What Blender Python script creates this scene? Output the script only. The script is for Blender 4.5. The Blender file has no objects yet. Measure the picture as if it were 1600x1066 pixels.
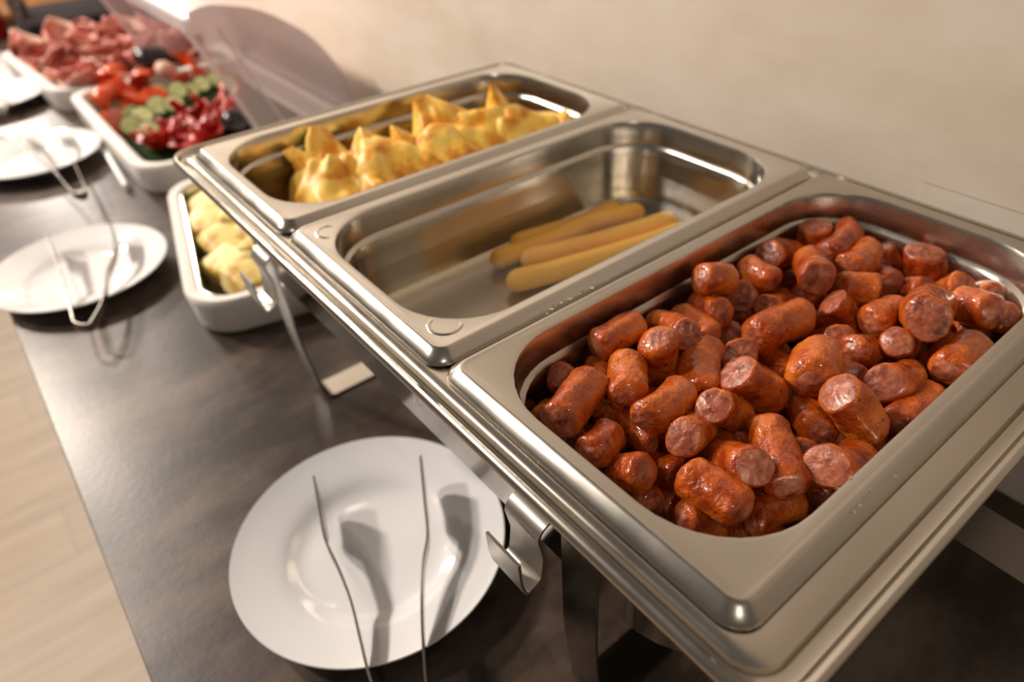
import bpy, bmesh, math, random
from mathutils import Vector, Matrix, noise
random.seed(11)
C = bpy.context.scene.collection
PI = math.pi

# ------------------------------------------------------------------ camera
CAM = Vector((-0.1228822, -0.5741645, 0.2090195))
RX = Vector((0.7780032, -0.6274400, -0.0320948))      # right
DN = Vector((-0.4086359, -0.4665688, -0.7844299))     # down
FW = Vector((0.4772083, 0.6234041, -0.6193865))       # forward
FPX = 1069.41
cd = bpy.data.cameras.new('camera')
cam = bpy.data.objects.new('camera', cd); C.objects.link(cam)
M = Matrix((RX, -DN, -FW)).transposed().to_4x4(); M.translation = CAM
cam.matrix_world = M
cd.sensor_width = 36.0; cd.lens = FPX / 1600 * 36; cd.clip_start = 0.01; cd.clip_end = 50
cd.dof.use_dof = True; cd.dof.focus_distance = 0.305; cd.dof.aperture_fstop = 5.8
bpy.context.scene.camera = cam

# ------------------------------------------------------------------ world, lights, exposure
sc = bpy.context.scene
w = bpy.data.worlds.new('room_light'); sc.world = w; w.use_nodes = True
bg = w.node_tree.nodes['Background']
bg.inputs[0].default_value = (0.60, 0.52, 0.45, 1); bg.inputs[1].default_value = 0.20
sc.view_settings.view_transform = 'Standard'; sc.view_settings.look = 'None'
sc.view_settings.gamma = 1.0; sc.view_settings.use_curve_mapping = False
sc.view_settings.exposure = 0.18

def lamp(name, loc, target, size, power, col, spread=None):
    l = bpy.data.lights.new(name, 'AREA'); l.shape = 'DISK'; l.size = size; l.energy = power; l.color = col
    if spread: l.spread = math.radians(spread)
    o = bpy.data.objects.new(name, l); C.objects.link(o); o.location = loc
    o.rotation_euler = (Vector(target) - Vector(loc)).to_track_quat('-Z', 'Y').to_euler()
    return o
WARM = (1.0, 0.87, 0.74)
lamp('ceiling_lamp_key', (-1.25, 0.95, 1.40), (0.05, -0.1, -0.15), 0.17, 19, (1.0, 0.90, 0.81))
lamp('ceiling_lamp_far', (-0.25, 4.6, 1.42), (0.0, 0.6, -0.2), 0.34, 46, (1.0, 0.90, 0.80))
lamp('ceiling_lamp_mid', (-0.35, 2.1, 1.42), (0.1, 0.9, -0.2), 0.16, 9, WARM)
lamp('wall_fill_light', (-1.05, 1.95, 1.42), (0.37, 0.35, 0.10), 0.22, 56, WARM)  # added fill without a fixture, brightens the back wall
lamp('near_fill_light', (-0.75, -1.7, 1.42), (0.37, -0.3, 0.05), 0.16, 4.0, WARM)  # added weak fill from the near side, lifts wall and dish fronts

# ------------------------------------------------------------------ helpers
def at(px, py, z):
    d = RX * ((px - 800) / FPX) + DN * ((py - 533) / FPX) + FW
    return CAM + d * ((z - CAM.z) / d.z)

def obj(name, me, mats=(), parent=None):
    if isinstance(me, bmesh.types.BMesh):
        m = bpy.data.meshes.new(name); me.to_mesh(m); me.free(); me = m
        for mt in (mats if isinstance(mats, (list, tuple)) else [mats]): me.materials.append(mt)
    o = bpy.data.objects.new(name, me); C.objects.link(o)
    if parent is not None: o.parent = parent
    return o
def smooth(o, ang=40):
    me = o.data
    for p in me.polygons: p.use_smooth = True
    me.set_sharp_from_angle(angle=math.radians(ang))
    return o
def tag(o, label=None, cat=None, group=None, kind=None):
    if label: o['label'] = label
    if cat: o['category'] = cat
    if group: o['group'] = group
    if kind: o['kind'] = kind
    return o
def empty(name, loc=(0, 0, 0), rotz=0):
    o = bpy.data.objects.new(name, None); C.objects.link(o); o.empty_display_size = .02
    o.location = loc; o.rotation_euler = (0, 0, rotz); return o
def loft(rings, cap0=False, cap1=False, closed=True, mats=None):
    bm = bmesh.new(); vs = [[bm.verts.new(p) for p in r] for r in rings]
    n = len(rings[0])
    for k in range(len(rings) - 1):
        for i in range(n if closed else n - 1):
            j = (i + 1) % n
            f = bm.faces.new((vs[k][i], vs[k][j], vs[k + 1][j], vs[k + 1][i]))
            if mats: f.material_index = mats[k]
    if cap0: bm.faces.new(list(reversed(vs[0])))
    if cap1: bm.faces.new(vs[-1])
    return bm
def rrect(x0, x1, y0, y1, r, z, n=8):
    pts = []
    for cx, cy, a0 in ((x1 - r, y1 - r, 0), (x0 + r, y1 - r, 90), (x0 + r, y0 + r, 180), (x1 - r, y0 + r, 270)):
        for k in range(n + 1):
            a = math.radians(a0 + 90 * k / n); pts.append(Vector((cx + r * math.cos(a), cy + r * math.sin(a), z)))
    return pts
def box(x0, x1, y0, y1, z0, z1, bev=0):
    bm = bmesh.new(); bmesh.ops.create_cube(bm, size=1)
    for v in bm.verts:
        v.co = Vector(((x0 + x1) / 2 + v.co.x * (x1 - x0), (y0 + y1) / 2 + v.co.y * (y1 - y0), (z0 + z1) / 2 + v.co.z * (z1 - z0)))
    if bev: bmesh.ops.bevel(bm, geom=bm.edges[:], offset=bev, segments=2, affect='EDGES', profile=.5)
    return bm
def strip(path, y0, y1, th):
    """flat steel strip following an x-z path, extruded from y0 to y1"""
    n = len(path); rings = []
    for i, (x, z) in enumerate(path):
        a = path[max(i - 1, 0)]; b = path[min(i + 1, n - 1)]
        t = Vector((b[0] - a[0], b[1] - a[1])).normalized(); nn = Vector((-t.y, t.x)) * th / 2
        rings.append([Vector((x + nn.x, y0, z + nn.y)), Vector((x + nn.x, y1, z + nn.y)), Vector((x - nn.x, y1, z - nn.y)), Vector((x - nn.x, y0, z - nn.y))])
    return loft(rings, True, True)
def fillet(pts, r, n=5):
    out = [pts[0]]
    for i in range(1, len(pts) - 1):
        p = Vector(pts[i]); a = Vector(pts[i - 1]) - p; b = Vector(pts[i + 1]) - p
        k = min(r, a.length * .45, b.length * .45); A = p + a.normalized() * k; B = p + b.normalized() * k
        for q in range(n + 1):
            t = q / n; out.append(tuple(A * (1 - t) ** 2 + p * 2 * t * (1 - t) + B * t * t))
    out.append(pts[-1]); return out

# ------------------------------------------------------------------ materials
def mat(name):
    m = bpy.data.materials.new(name); m.use_nodes = True; nt = m.node_tree
    return m, nt, nt.nodes['Principled BSDF']
def N(nt, typ, **kw):
    n = nt.nodes.new(typ)
    for k, v in kw.items():
        if k.startswith('_'): setattr(n, k[1:], v)
        else: n.inputs[k].default_value = v
    return n
def ramp(nt, src, stops):
    r = nt.nodes.new('ShaderNodeValToRGB'); nt.links.new(src, r.inputs[0])
    el = r.color_ramp.elements
    while len(el) < len(stops): el.new(0.5)
    for e, (p, c) in zip(el, stops): e.position = p; e.color = (*c, 1) if len(c) == 3 else c
    return r.outputs[0]
def coords(nt, scale=(1, 1, 1), kind='Object', rot=(0, 0, 0)):
    t = nt.nodes.new('ShaderNodeTexCoord'); mp = nt.nodes.new('ShaderNodeMapping')
    mp.inputs['Scale'].default_value = scale; mp.inputs['Rotation'].default_value = rot
    nt.links.new(t.outputs[kind], mp.inputs[0]); return mp.outputs[0]
def noi(nt, co, scale, detail=4, rough=.55):
    n = N(nt, 'ShaderNodeTexNoise', Scale=scale, Detail=detail, Roughness=rough); nt.links.new(co, n.inputs['Vector']); return n.outputs[0]
def bump(nt, b, h, strength, dist=.001):
    n = N(nt, 'ShaderNodeBump', Strength=strength, Distance=dist); nt.links.new(h, n.inputs['Height']); nt.links.new(n.outputs[0], b.inputs['Normal'])
def simple(name, col, rough=.5, metal=0., **kw):
    m, nt, b = mat(name); b.inputs['Base Color'].default_value = (*col, 1); b.inputs['Roughness'].default_value = rough
    b.inputs['Metallic'].default_value = metal
    for k, v in kw.items(): b.inputs[k.replace('_', ' ')].default_value = v
    return m
def steel(name, col, r0, r1, stretch=(1, 1, 1), bs=.02, aniso=0):
    m, nt, b = mat(name); b.inputs['Metallic'].default_value = 1
    co = coords(nt, stretch)
    n1 = noi(nt, co, 26, 5); n2 = noi(nt, coords(nt), 9, 4, .6)
    c = ramp(nt, n2, [(.3, tuple(x * .86 for x in col)), (.7, col)]); nt.links.new(c, b.inputs['Base Color'])
    mx = N(nt, 'ShaderNodeMapRange'); nt.links.new(n1, mx.inputs[0]); mx.inputs[3].default_value = r0; mx.inputs[4].default_value = r1
    mx.inputs[1].default_value = .25; mx.inputs[2].default_value = .75
    nt.links.new(mx.outputs[0], b.inputs['Roughness']); bump(nt, b, noi(nt, co, 260, 3), bs, .0002)
    return m
M_pan = steel('pan_steel', (.53, .495, .44), .17, .28)
M_pan3 = steel('pan_steel_greasy', (.50, .465, .41), .20, .32)
M_tray = steel('tray_steel', (.53, .49, .425), .16, .28)
M_side = steel('polished_steel', (.60, .56, .52), .06, .14, bs=.03)
M_leg = steel('stand_steel', (.36, .335, .30), .13, .20, (1, 4, 1), bs=.01)
M_tong = steel('tong_steel', (.38, .345, .30), .20, .32)
M_porc = simple('white_porcelain', (.78, .78, .79), .10, 0, Coat_Weight=.0, Coat_Roughness=.04)
M_dish = simple('white_dish', (.82, .79, .75), .35)

m, nt, b = mat('dark_laminate'); M_counter = m
co = coords(nt, (1.4, 5.0, 1), rot=(0, 0, math.radians(-12)))
a1 = noi(nt, co, 3.2, 8, .62); a2 = noi(nt, coords(nt), 13, 6, .65)
mixn = N(nt, 'ShaderNodeMath', _operation='MULTIPLY_ADD'); nt.links.new(a2, mixn.inputs[0]); mixn.inputs[1].default_value = .5; 
ml = N(nt, 'ShaderNodeMath', _operation='MULTIPLY'); nt.links.new(a1, ml.inputs[0]); ml.inputs[1].default_value = .6
nt.links.new(ml.outputs[0], mixn.inputs[2])
nt.links.new(ramp(nt, mixn.outputs[0], [(.41, (.014, .009, .006)), (.49, (.027, .017, .012)), (.56, (.056, .038, .029)), (.66, (.110, .077, .059))]), b.inputs['Base Color'])
b.inputs['Roughness'].default_value = .36; b.inputs['Specular IOR Level'].default_value = .42
bump(nt, b, noi(nt, coords(nt), 180, 4), .25, .0004)

m, nt, b = mat('wall_stone'); M_wall = m
co = coords(nt, (1, 1, 1), rot=(math.radians(30), 0, 0))
w1 = noi(nt, coords(nt, (1, 1.0, 2.6), rot=(math.radians(35), 0, 0)), 2.6, 6, .6); w2 = noi(nt, coords(nt), 22, 4)
ml = N(nt, 'ShaderNodeMath', _operation='MULTIPLY_ADD'); nt.links.new(w2, ml.inputs[0]); ml.inputs[1].default_value = .18; nt.links.new(w1, ml.inputs[2])
nt.links.new(ramp(nt, ml.outputs[0], [(.42, (.59, .50, .41)), (.58, (.67, .58, .49)), (.75, (.73, .655, .58))]), b.inputs['Base Color'])
b.inputs['Roughness'].default_value = .48; bump(nt, b, noi(nt, coords(nt), 60, 5), .12, .0006)
M_joint = simple('joint_grout', (.34, .26, .19), .8)

m, nt, b = mat('pale_oak'); M_plank = m
oi = nt.nodes.new('ShaderNodeObjectInfo')
g = noi(nt, coords(nt, (.8, 9, 1)), 3.5, 6, .6)
ad = N(nt, 'ShaderNodeMath', _operation='MULTIPLY_ADD'); nt.links.new(oi.outputs['Random'], ad.inputs[0]); ad.inputs[1].default_value = .05; nt.links.new(g, ad.inputs[2])
nt.links.new(ramp(nt, ad.outputs[0], [(.35, (.38, .295, .218)), (.55, (.44, .348, .265)), (.75, (.50, .405, .32))]), b.inputs['Base Color'])
b.inputs['Roughness'].default_value = .5

def clear(name, tint, rough=.06, ior=1.45, k=1.0, haze=0., hazecol=(.8, .75, .75)):
    m, nt, b = mat(name); nt.nodes.remove(b); out = nt.nodes['Material Output']
    tr = N(nt, 'ShaderNodeBsdfTransparent'); tr.inputs[0].default_value = (*tint, 1)
    gl = N(nt, 'ShaderNodeBsdfGlossy'); gl.inputs['Roughness'].default_value = rough; gl.inputs[0].default_value = (1, 1, 1, 1)
    fr = N(nt, 'ShaderNodeFresnel', IOR=ior); mu = N(nt, 'ShaderNodeMath', _operation='MULTIPLY'); mu.inputs[1].default_value = k
    nt.links.new(fr.outputs[0], mu.inputs[0])
    src = tr.outputs[0]
    if haze:
        df = N(nt, 'ShaderNodeBsdfDiffuse'); df.inputs[0].default_value = (*hazecol, 1); mh = N(nt, 'ShaderNodeMixShader'); mh.inputs[0].default_value = haze
        nt.links.new(tr.outputs[0], mh.inputs[1]); nt.links.new(df.outputs[0], mh.inputs[2]); src = mh.outputs[0]
    mx = N(nt, 'ShaderNodeMixShader'); nt.links.new(mu.outputs[0], mx.inputs[0]); nt.links.new(src, mx.inputs[1]); nt.links.new(gl.outputs[0], mx.inputs[2])
    nt.links.new(mx.outputs[0], out.inputs[0]); return m, nt, gl
M_water, wnt, wgl = clear('cooking_water', (.99, .97, .91), .06, 1.33, .6)
bn = N(wnt, 'ShaderNodeBump', Strength=.25, Distance=.001); wnt.links.new(noi(wnt, coords(wnt), 30, 3), bn.inputs['Height']); wnt.links.new(bn.outputs[0], wgl.inputs['Normal'])
M_edge, _, _ = clear('clear_plastic_edge', (.96, .93, .94), .3, 1.45, .6, .45, (.92, .86, .88))
M_shaded = steel('shaded_steel', (.17, .155, .135), .30, .42)  # end handle steel, its shade and dark reflections put into the base colour
M_hook = steel('hook_steel', (.55, .52, .48), .30, .42)
M_clear, _, _ = clear('clear_plastic', (.96, .93, .94), .34, 1.45, .4, .30, (.86, .77, .80))

m, nt, b = mat('sausage_skin'); M_skin = m
oi = nt.nodes.new('ShaderNodeObjectInfo')
n1 = noi(nt, coords(nt), 60, 6, .6)
ad = N(nt, 'ShaderNodeMath', _operation='MULTIPLY_ADD'); nt.links.new(oi.outputs['Random'], ad.inputs[0]); ad.inputs[1].default_value = .14; nt.links.new(n1, ad.inputs[2])
cs = ramp(nt, ad.outputs[0], [(.34, (.15, .016, .003)), (.45, (.32, .045, .005)), (.57, (.49, .095, .007)), (.76, (.64, .175, .022))])
sp = noi(nt, coords(nt), 230, 2, .5)
spm = ramp(nt, sp, [(.66, (0, 0, 0)), (.74, (1, 1, 1))])
mc = N(nt, 'ShaderNodeMix', _data_type='RGBA'); nt.links.new(spm, mc.inputs[0]); nt.links.new(cs, mc.inputs[6]); mc.inputs[7].default_value = (.16, .02, .008, 1)
nt.links.new(mc.outputs[2], b.inputs['Base Color'])
b.inputs['Roughness'].default_value = .25; b.inputs['Coat Weight'].default_value = .6; b.inputs['Coat Roughness'].default_value = .08; b.inputs['Coat Tint'].default_value = (1, .95, .9, 1)
b.inputs['Subsurface Weight'].default_value = .0; b.inputs['Specular IOR Level'].default_value = .3; b.inputs['Subsurface Radius'].default_value = (1, .3, .1); b.inputs['Subsurface Scale'].default_value = .003
bump(nt, b, noi(nt, coords(nt), 135, 4, .55), 1.0, .0032)
m, nt, b = mat('sausage_meat'); M_meat = m
n1 = noi(nt, coords(nt), 150, 6, .65)
nt.links.new(ramp(nt, n1, [(.34, (.10, .014, .005)), (.43, (.28, .060, .025)), (.57, (.44, .130, .060)), (.75, (.56, .225, .12))]), b.inputs['Base Color'])
b.inputs['Roughness'].default_value = .38; b.inputs['Subsurface Weight'].default_value = .1; b.inputs['Subsurface Scale'].default_value = .002
b.inputs['Coat Weight'].default_value = .25; b.inputs['Coat Roughness'].default_value = .2
bump(nt, b, noi(nt, coords(nt), 260, 5), .8, .0012)
m, nt, b = mat('frankfurter_skin'); M_frank = m
nt.links.new(ramp(nt, noi(nt, coords(nt), 25, 3), [(.3, (.95, .50, .055)), (.7, (1.0, .60, .10))]), b.inputs['Base Color']); b.inputs['Roughness'].default_value = .4
m, nt, b = mat('pancake'); M_cake = m
v = noi(nt, coords(nt, (1, 1, 1)), 42, 3, .55); v2 = noi(nt, coords(nt), 120, 3)
ad = N(nt, 'ShaderNodeMath', _operation='MULTIPLY_ADD'); nt.links.new(v2, ad.inputs[0]); ad.inputs[1].default_value = .25; nt.links.new(v, ad.inputs[2])
nt.links.new(ramp(nt, ad.outputs[0], [(.47, (.58, .21, .010)), (.58, (.78, .35, .025)), (.635, (.88, .53, .075)), (.80, (.93, .66, .15))]), b.inputs['Base Color'])
b.inputs['Roughness'].default_value = .42; b.inputs['Subsurface Weight'].default_value = .1; b.inputs['Subsurface Scale'].default_value = .004
bump(nt, b, v2, .5, .0015)
m, nt, b = mat('omelette'); M_egg = m
nt.links.new(ramp(nt, noi(nt, coords(nt), 34, 3), [(.36, (.52, .27, .035)), (.46, (.72, .56, .16)), (.70, (.80, .70, .36))]), b.inputs['Base Color']); b.inputs['Roughness'].default_value = .5
def mottled(name, stops, sc_=40, rough=.35, **kw):
    m, nt, b = mat(name); nt.links.new(ramp(nt, noi(nt, coords(nt), sc_, 4), stops), b.inputs['Base Color']); b.inputs['Roughness'].default_value = rough
    for k, v in kw.items(): b.inputs[k.replace('_', ' ')].default_value = v
    return m
M_tomato = mottled('tomato', [(.35, (.46, .030, .008)), (.55, (.66, .085, .018)), (.75, (.74, .22, .07))], 35, .22)
M_pepper = mottled('red_pepper', [(.35, (.30, .006, .004)), (.65, (.50, .018, .008))], 30, .32)
M_cuke = mottled('cucumber_flesh', [(.35, (.42, .44, .16)), (.65, (.56, .58, .28))], 60, .35)
M_peel = simple('cucumber_peel', (.016, .036, .008), .7)
M_ham = mottled('ham', [(.36, (.28, .04, .025)), (.46, (.48, .13, .09)), (.56, (.66, .33, .26)), (.68, (.78, .56, .46))], 15, .38)
M_olive = simple('black_olive', (.018, .012, .016), .22)
M_dark = simple('dark_slate', (.022, .017, .019), .9, 0, Specular_IOR_Level=.1)
M_bed = simple('dark_leaf', (.012, .028, .006), .9, 0, Specular_IOR_Level=.1)
M_wood = mottled('brown_wood', [(.3, (.16, .07, .025)), (.7, (.24, .115, .045))], 8, .9, Specular_IOR_Level=.1)
M_red = simple('red_glass', (.20, .008, .006), .2)
M_yel = simple('yellow_pepper', (.72, .42, .06), .3)
M_radish = simple('pale_radish', (.75, .50, .38), .35)

# ================================================================== SETTING
ZC = -0.22                                   # worktop level (rim of the food pans is z = 0)
ZF = -1.12
o = obj('wall_back', box(.375, .50, -2.4, 7, -.0092, 1.6), [M_wall]); tag(o, kind='structure')
o = obj('trim_1', box(.375, .50, -.405, 7, ZF, -.0092), [M_wall]); tag(o, kind='structure')
o = obj('trim_3', box(.3746, .50, -2.4, -.405, ZF, -.0099), [M_wall]); tag(o, kind='structure')
o = obj('wall_joint', box(.3765, .49, -2.4, -.405, -.0099, -.0092), [M_joint]); o.name = 'trim_2'; tag(o, kind='structure')
fl = obj('floor', box(-3.2, .5, -2.4, 7, ZF - .05, ZF - .006), [M_joint]); tag(fl, kind='structure')
pl_me = None
for k in range(10):                           # rows of planks, laid across the aisle
    for j in range(-1, 2):
        y0 = .806 - .19 * 3 + k * .19
        x0 = -.348 + j * 1.2 - (.47 if k % 3 == 1 else .8 if k % 3 == 2 else 0) - (1.2 if k % 3 == 0 and j == 1 else 0) * 0
        if pl_me is None:
            bm = box(0, 1.1994, 0, .1894, -.006, 0); p = obj('plank', bm, [M_plank], fl); pl_me = p.data
        else: p = obj('plank', pl_me, (), fl)
        p.location = (x0, y0, ZF)
rest = obj('plank_field', box(-3.2, .5, -2.4, .235, ZF - .006, ZF - .0005), [M_plank], fl); rest['kind'] = 'stuff'
rest = obj('plank_field', box(-3.2, .5, 2.137, 7, ZF - .006, ZF - .0005), [M_plank], fl); rest['kind'] = 'stuff'

ct = empty('buffet_counter', (.1, 0, ZF))
tag(ct, 'long buffet counter with a dark grey brown stone look worktop along the wall', 'counter')
def under(o, root): o.parent = root; o.matrix_parent_inverse = Matrix.Translation(-Vector(root.location)); return o
under(smooth(obj('worktop', box(-.182, .3745, -2.3, 6, ZC - .035, ZC, .002), [M_counter])), ct)
under(obj('cabinet_body', box(-.12, .37, -2.25, 5.9, ZF, ZC - .035), [M_dark]), ct)

# ================================================================== CHAFING DISH
cf = empty('chafing_dish', (.1625, -.265, ZC))
tag(cf, 'long stainless steel chafing dish on strip legs holding three food pans', 'chafing dish')
X0, X1, Y0, Y1 = -.0145, .340, -.553, .022
def ring4(i, r, z): return rrect(X0 + i[0], X1 - i[1], Y0 + i[2], Y1 - i[3], r, z, 8)
# insets given as front, back, near end, far end
prof = [((.0015,) * 4, .022, -.0112), ((0,) * 4, .022, -.0100), ((.0002,) * 4, .022, -.0082), ((.0012,) * 4, .021, -.0068), ((.0026,) * 4, .020, -.0062),
        ((.0040, .0040, .0044, .0044), .018, -.0070), ((.0052, .0052, .0064, .0064), .017, -.0112), ((.0066, .0066, .0090, .0090), .015, -.0122), ((.0082, .0082, .0115, .0115), .014, -.0118),
        ((.0094, .0094, .0132, .0132), .013, -.0092), ((.0115, .0115, .0180, .0180), .012, -.0078), ((.0165, .0165, .0245, .0245), .012, -.0078),
        ((.0245, .0245, .034, .034), .045, -.0080), ((.0260, .0260, .0355, .0355), .045, -.011), ((.0262, .0262, .0357, .0357), .046, -.081),
        ((.0280, .028, .038, .038), .046, -.0838), ((.06, .06, .07, .07), .03, -.084)]
bm = loft([ring4(*p) for p in prof], False, True)
wp = under(smooth(obj('water_pan', bm, [M_tray, M_side]), 35), cf)
for p in wp.data.polygons:
    if p.center.z < -.02: p.material_index = 1
md = wp.modifiers.new('thickness', 'SOLIDIFY'); md.thickness = .0007; md.offset = -1

leg = [(.0105, -.030), (.0108, -.07), (.014, -.13), (.020, -.185), (.030, -.213), (.042, -.2190), (.30, -.2190)]
def mirror(pth): return [(.325 - x, z) for x, z in reversed(pth)]
legp = fillet([(.0108, -.020), (.0112, -.07), (.014, -.14), (.024, -.2185), (.05, -.2185)], .02, 6)
full = legp + mirror(legp)
hook = fillet([(.0125, -.046), (.001, -.0475), (-.003, -.053), (.0005, -.070), (-.001, -.086), (-.0105, -.0905), (-.0135, -.078), (-.0145, -.062)], .0030, 4)
for yc, dy in ((-.444, .025), (-.086, -.025)):
    fr = under(smooth(obj('stand_strip', strip(full, yc - .0122, yc + .0122, .0016), [M_leg]), 50), cf)
    for side in (0, 1):
        h = hook if side == 0 else mirror(hook)
        hk = obj('hook', strip(h, yc + dy - .0122, yc + dy + .0122, .0016), [M_hook], fr)
        hk.matrix_parent_inverse = Matrix.Identity(4); smooth(hk, 25)
# flat handle strip at the near end
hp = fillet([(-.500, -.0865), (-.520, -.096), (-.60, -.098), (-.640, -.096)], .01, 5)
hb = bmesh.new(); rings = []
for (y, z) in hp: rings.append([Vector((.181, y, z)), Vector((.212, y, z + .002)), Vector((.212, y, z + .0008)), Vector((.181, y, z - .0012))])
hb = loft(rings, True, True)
under(smooth(obj('end_handle', hb, [M_shaded]), 50), cf)

# ================================================================== FOOD PANS
def food_pan(y1, label, material):
    y0 = y1 - .1755; x0, x1 = 0, .325
    P = [(.0002, .0115, -.0074), (0, .0115, -.0064), (.0004, .0112, -.0054), (.0014, .0105, -.0041), (.0030, .0092, -.0026), (.0048, .0080, -.0011), (.0060, .0072, -.0002), (.0069, .0065, 0), (.0080, .0060, -.0003), (.0094, .0060, -.0006),
         (.0120, .0440, -.0007), (.0132, .0450, -.0014), (.0140, .0450, -.0035), (.0146, .0450, -.0185), (.0168, .0440, -.0205), (.0176, .0430, -.0225),
         (.0182, .0430, -.0290), (.0215, .0400, -.0570), (.0245, .0370, -.0630), (.0305, .0320, -.0665), (.0500, .0200, -.0670)]
    cx, cy = .1625, (y0 + y1) / 2
    rings = [[Vector((p.x - cx, p.y - cy, p.z)) for p in rrect(x0 + i, x1 - i, y0 + i, y1 - i, r, z, 9)] for i, r, z in P]
    bm = loft(rings, False, True)
    o = smooth(obj('food_pan', bm, [material]), 32); o.location = (cx, cy, 0)
    s = o.modifiers.new('thickness', 'SOLIDIFY'); s.thickness = .0006; s.offset = -1
    tag(o, label, 'food pan', 'steel food pans set side by side in the chafing dish')
    return o
pan1 = food_pan(0, 'steel food pan filled with folded golden pancakes, farthest of the three', M_pan)
pan2 = food_pan(-.1768, 'middle steel food pan with long frankfurters lying in shallow water', M_pan)
pan3 = food_pan(-.3536, 'nearest steel food pan heaped with short glazed sausage pieces', M_pan3)
# embossed half-round mark on the front flange of the middle pan
def arc_ridge(cx, cy, rx, ry, a0, a1, z, parent):
    rings = []
    for k in range(19):
        a = math.radians(a0 + (a1 - a0) * k / 18); c = Vector((cx + rx * math.cos(a), cy + ry * math.sin(a), z)); n = Vector((math.cos(a), math.sin(a), 0))
        e = .0009 * min(1, k / 2, (18 - k) / 2) + .0001
        rings.append([c - n * .0012, c - n * .0005 + Vector((0, 0, e * .5)), c + n * .0005 + Vector((0, 0, e * .5)), c + n * .0012])
    o = obj('embossed_mark', loft(rings, closed=False), [M_pan]); o.parent = parent; o.matrix_parent_inverse = Matrix.Translation(-Vector(parent.location)); smooth(o, 80)
arc_ridge(.0215, -.3295, .0085, .0085, 110, 330, -.0006, pan2)
arc_ridge(.0215, -.2000, .0075, .0075, 40, 250, -.0006, pan2)

# water in the middle pan
bm = bmesh.new(); zw = -.0425; i = .0195
bm.faces.new([bm.verts.new(p) for p in rrect(i, .325 - i, -.1768 - .1755 + i, -.1768 - i, .042, zw)])
o = obj('cooking_water', bm, [M_water]); tag(o, 'shallow clear cooking water around the frankfurters in the middle pan', 'water', kind='stuff')

# frankfurters
def tube(pts, radf, nseg=18, dome=True):
    n = len(pts); rings = []; up = Vector((0, 0, 1))
    for i, p in enumerate(pts):
        t = (pts[min(i + 1, n - 1)] - pts[max(i - 1, 0)]).normalized(); s = t.cross(up).normalized(); u = s.cross(t)
        r = radf(i / (n - 1)); rings.append([p + (s * math.cos(a) + u * math.sin(a)) * r for a in [2 * PI * k / nseg for k in range(nseg)]])
    return loft(rings, True, True)
def frank(a, b, r, bend, label):
    a = Vector(a); b = Vector(b); d = b - a; s = d.cross(Vector((0, 0, 1))).normalized(); mid = (a + b) / 2
    L = d.length; us = [0, .004, .012, .022, .035, .055] + [.055 + .89 * k / 14 for k in range(1, 14)] + [.945, .965, .978, .988, .996, 1]
    pts = [a + d * u + s * bend * (1 - (2 * u - 1) ** 2) - mid for u in us]
    def rf(q):
        u = us[round(q * (len(us) - 1))]; e = min(u, 1 - u) * L
        return r * math.sqrt(max(.02, 1 - max(0, 1 - e / (r * 1.15)) ** 2)) * (1 + .02 * math.sin(u * 23))
    o = smooth(obj('frankfurter', tube(pts, rf), [M_frank]), 80); o.location = mid
    tag(o, label, 'sausage', 'long frankfurters lying in the middle pan')
zf = -.0575
frank((.155, -.214, zf), (.272, -.243, zf), .0082, -.003, 'second frankfurter from the far side of the middle pan, rounded pale end to the right')
frank((.130, -.222, zf), (.262, -.224, zf), .0080, .004, 'farthest frankfurter in the middle pan, its darker left tip poking out below the next')
frank((.147, -.236, zf), (.281, -.268, zf), .0082, .004, 'third frankfurter from the far side, lying between two others in the water')
frank((.121, -.252, zf), (.278, -.288, zf), .0084, .004, 'nearest frankfurter in the middle pan, running along below the pan edge')

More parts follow.
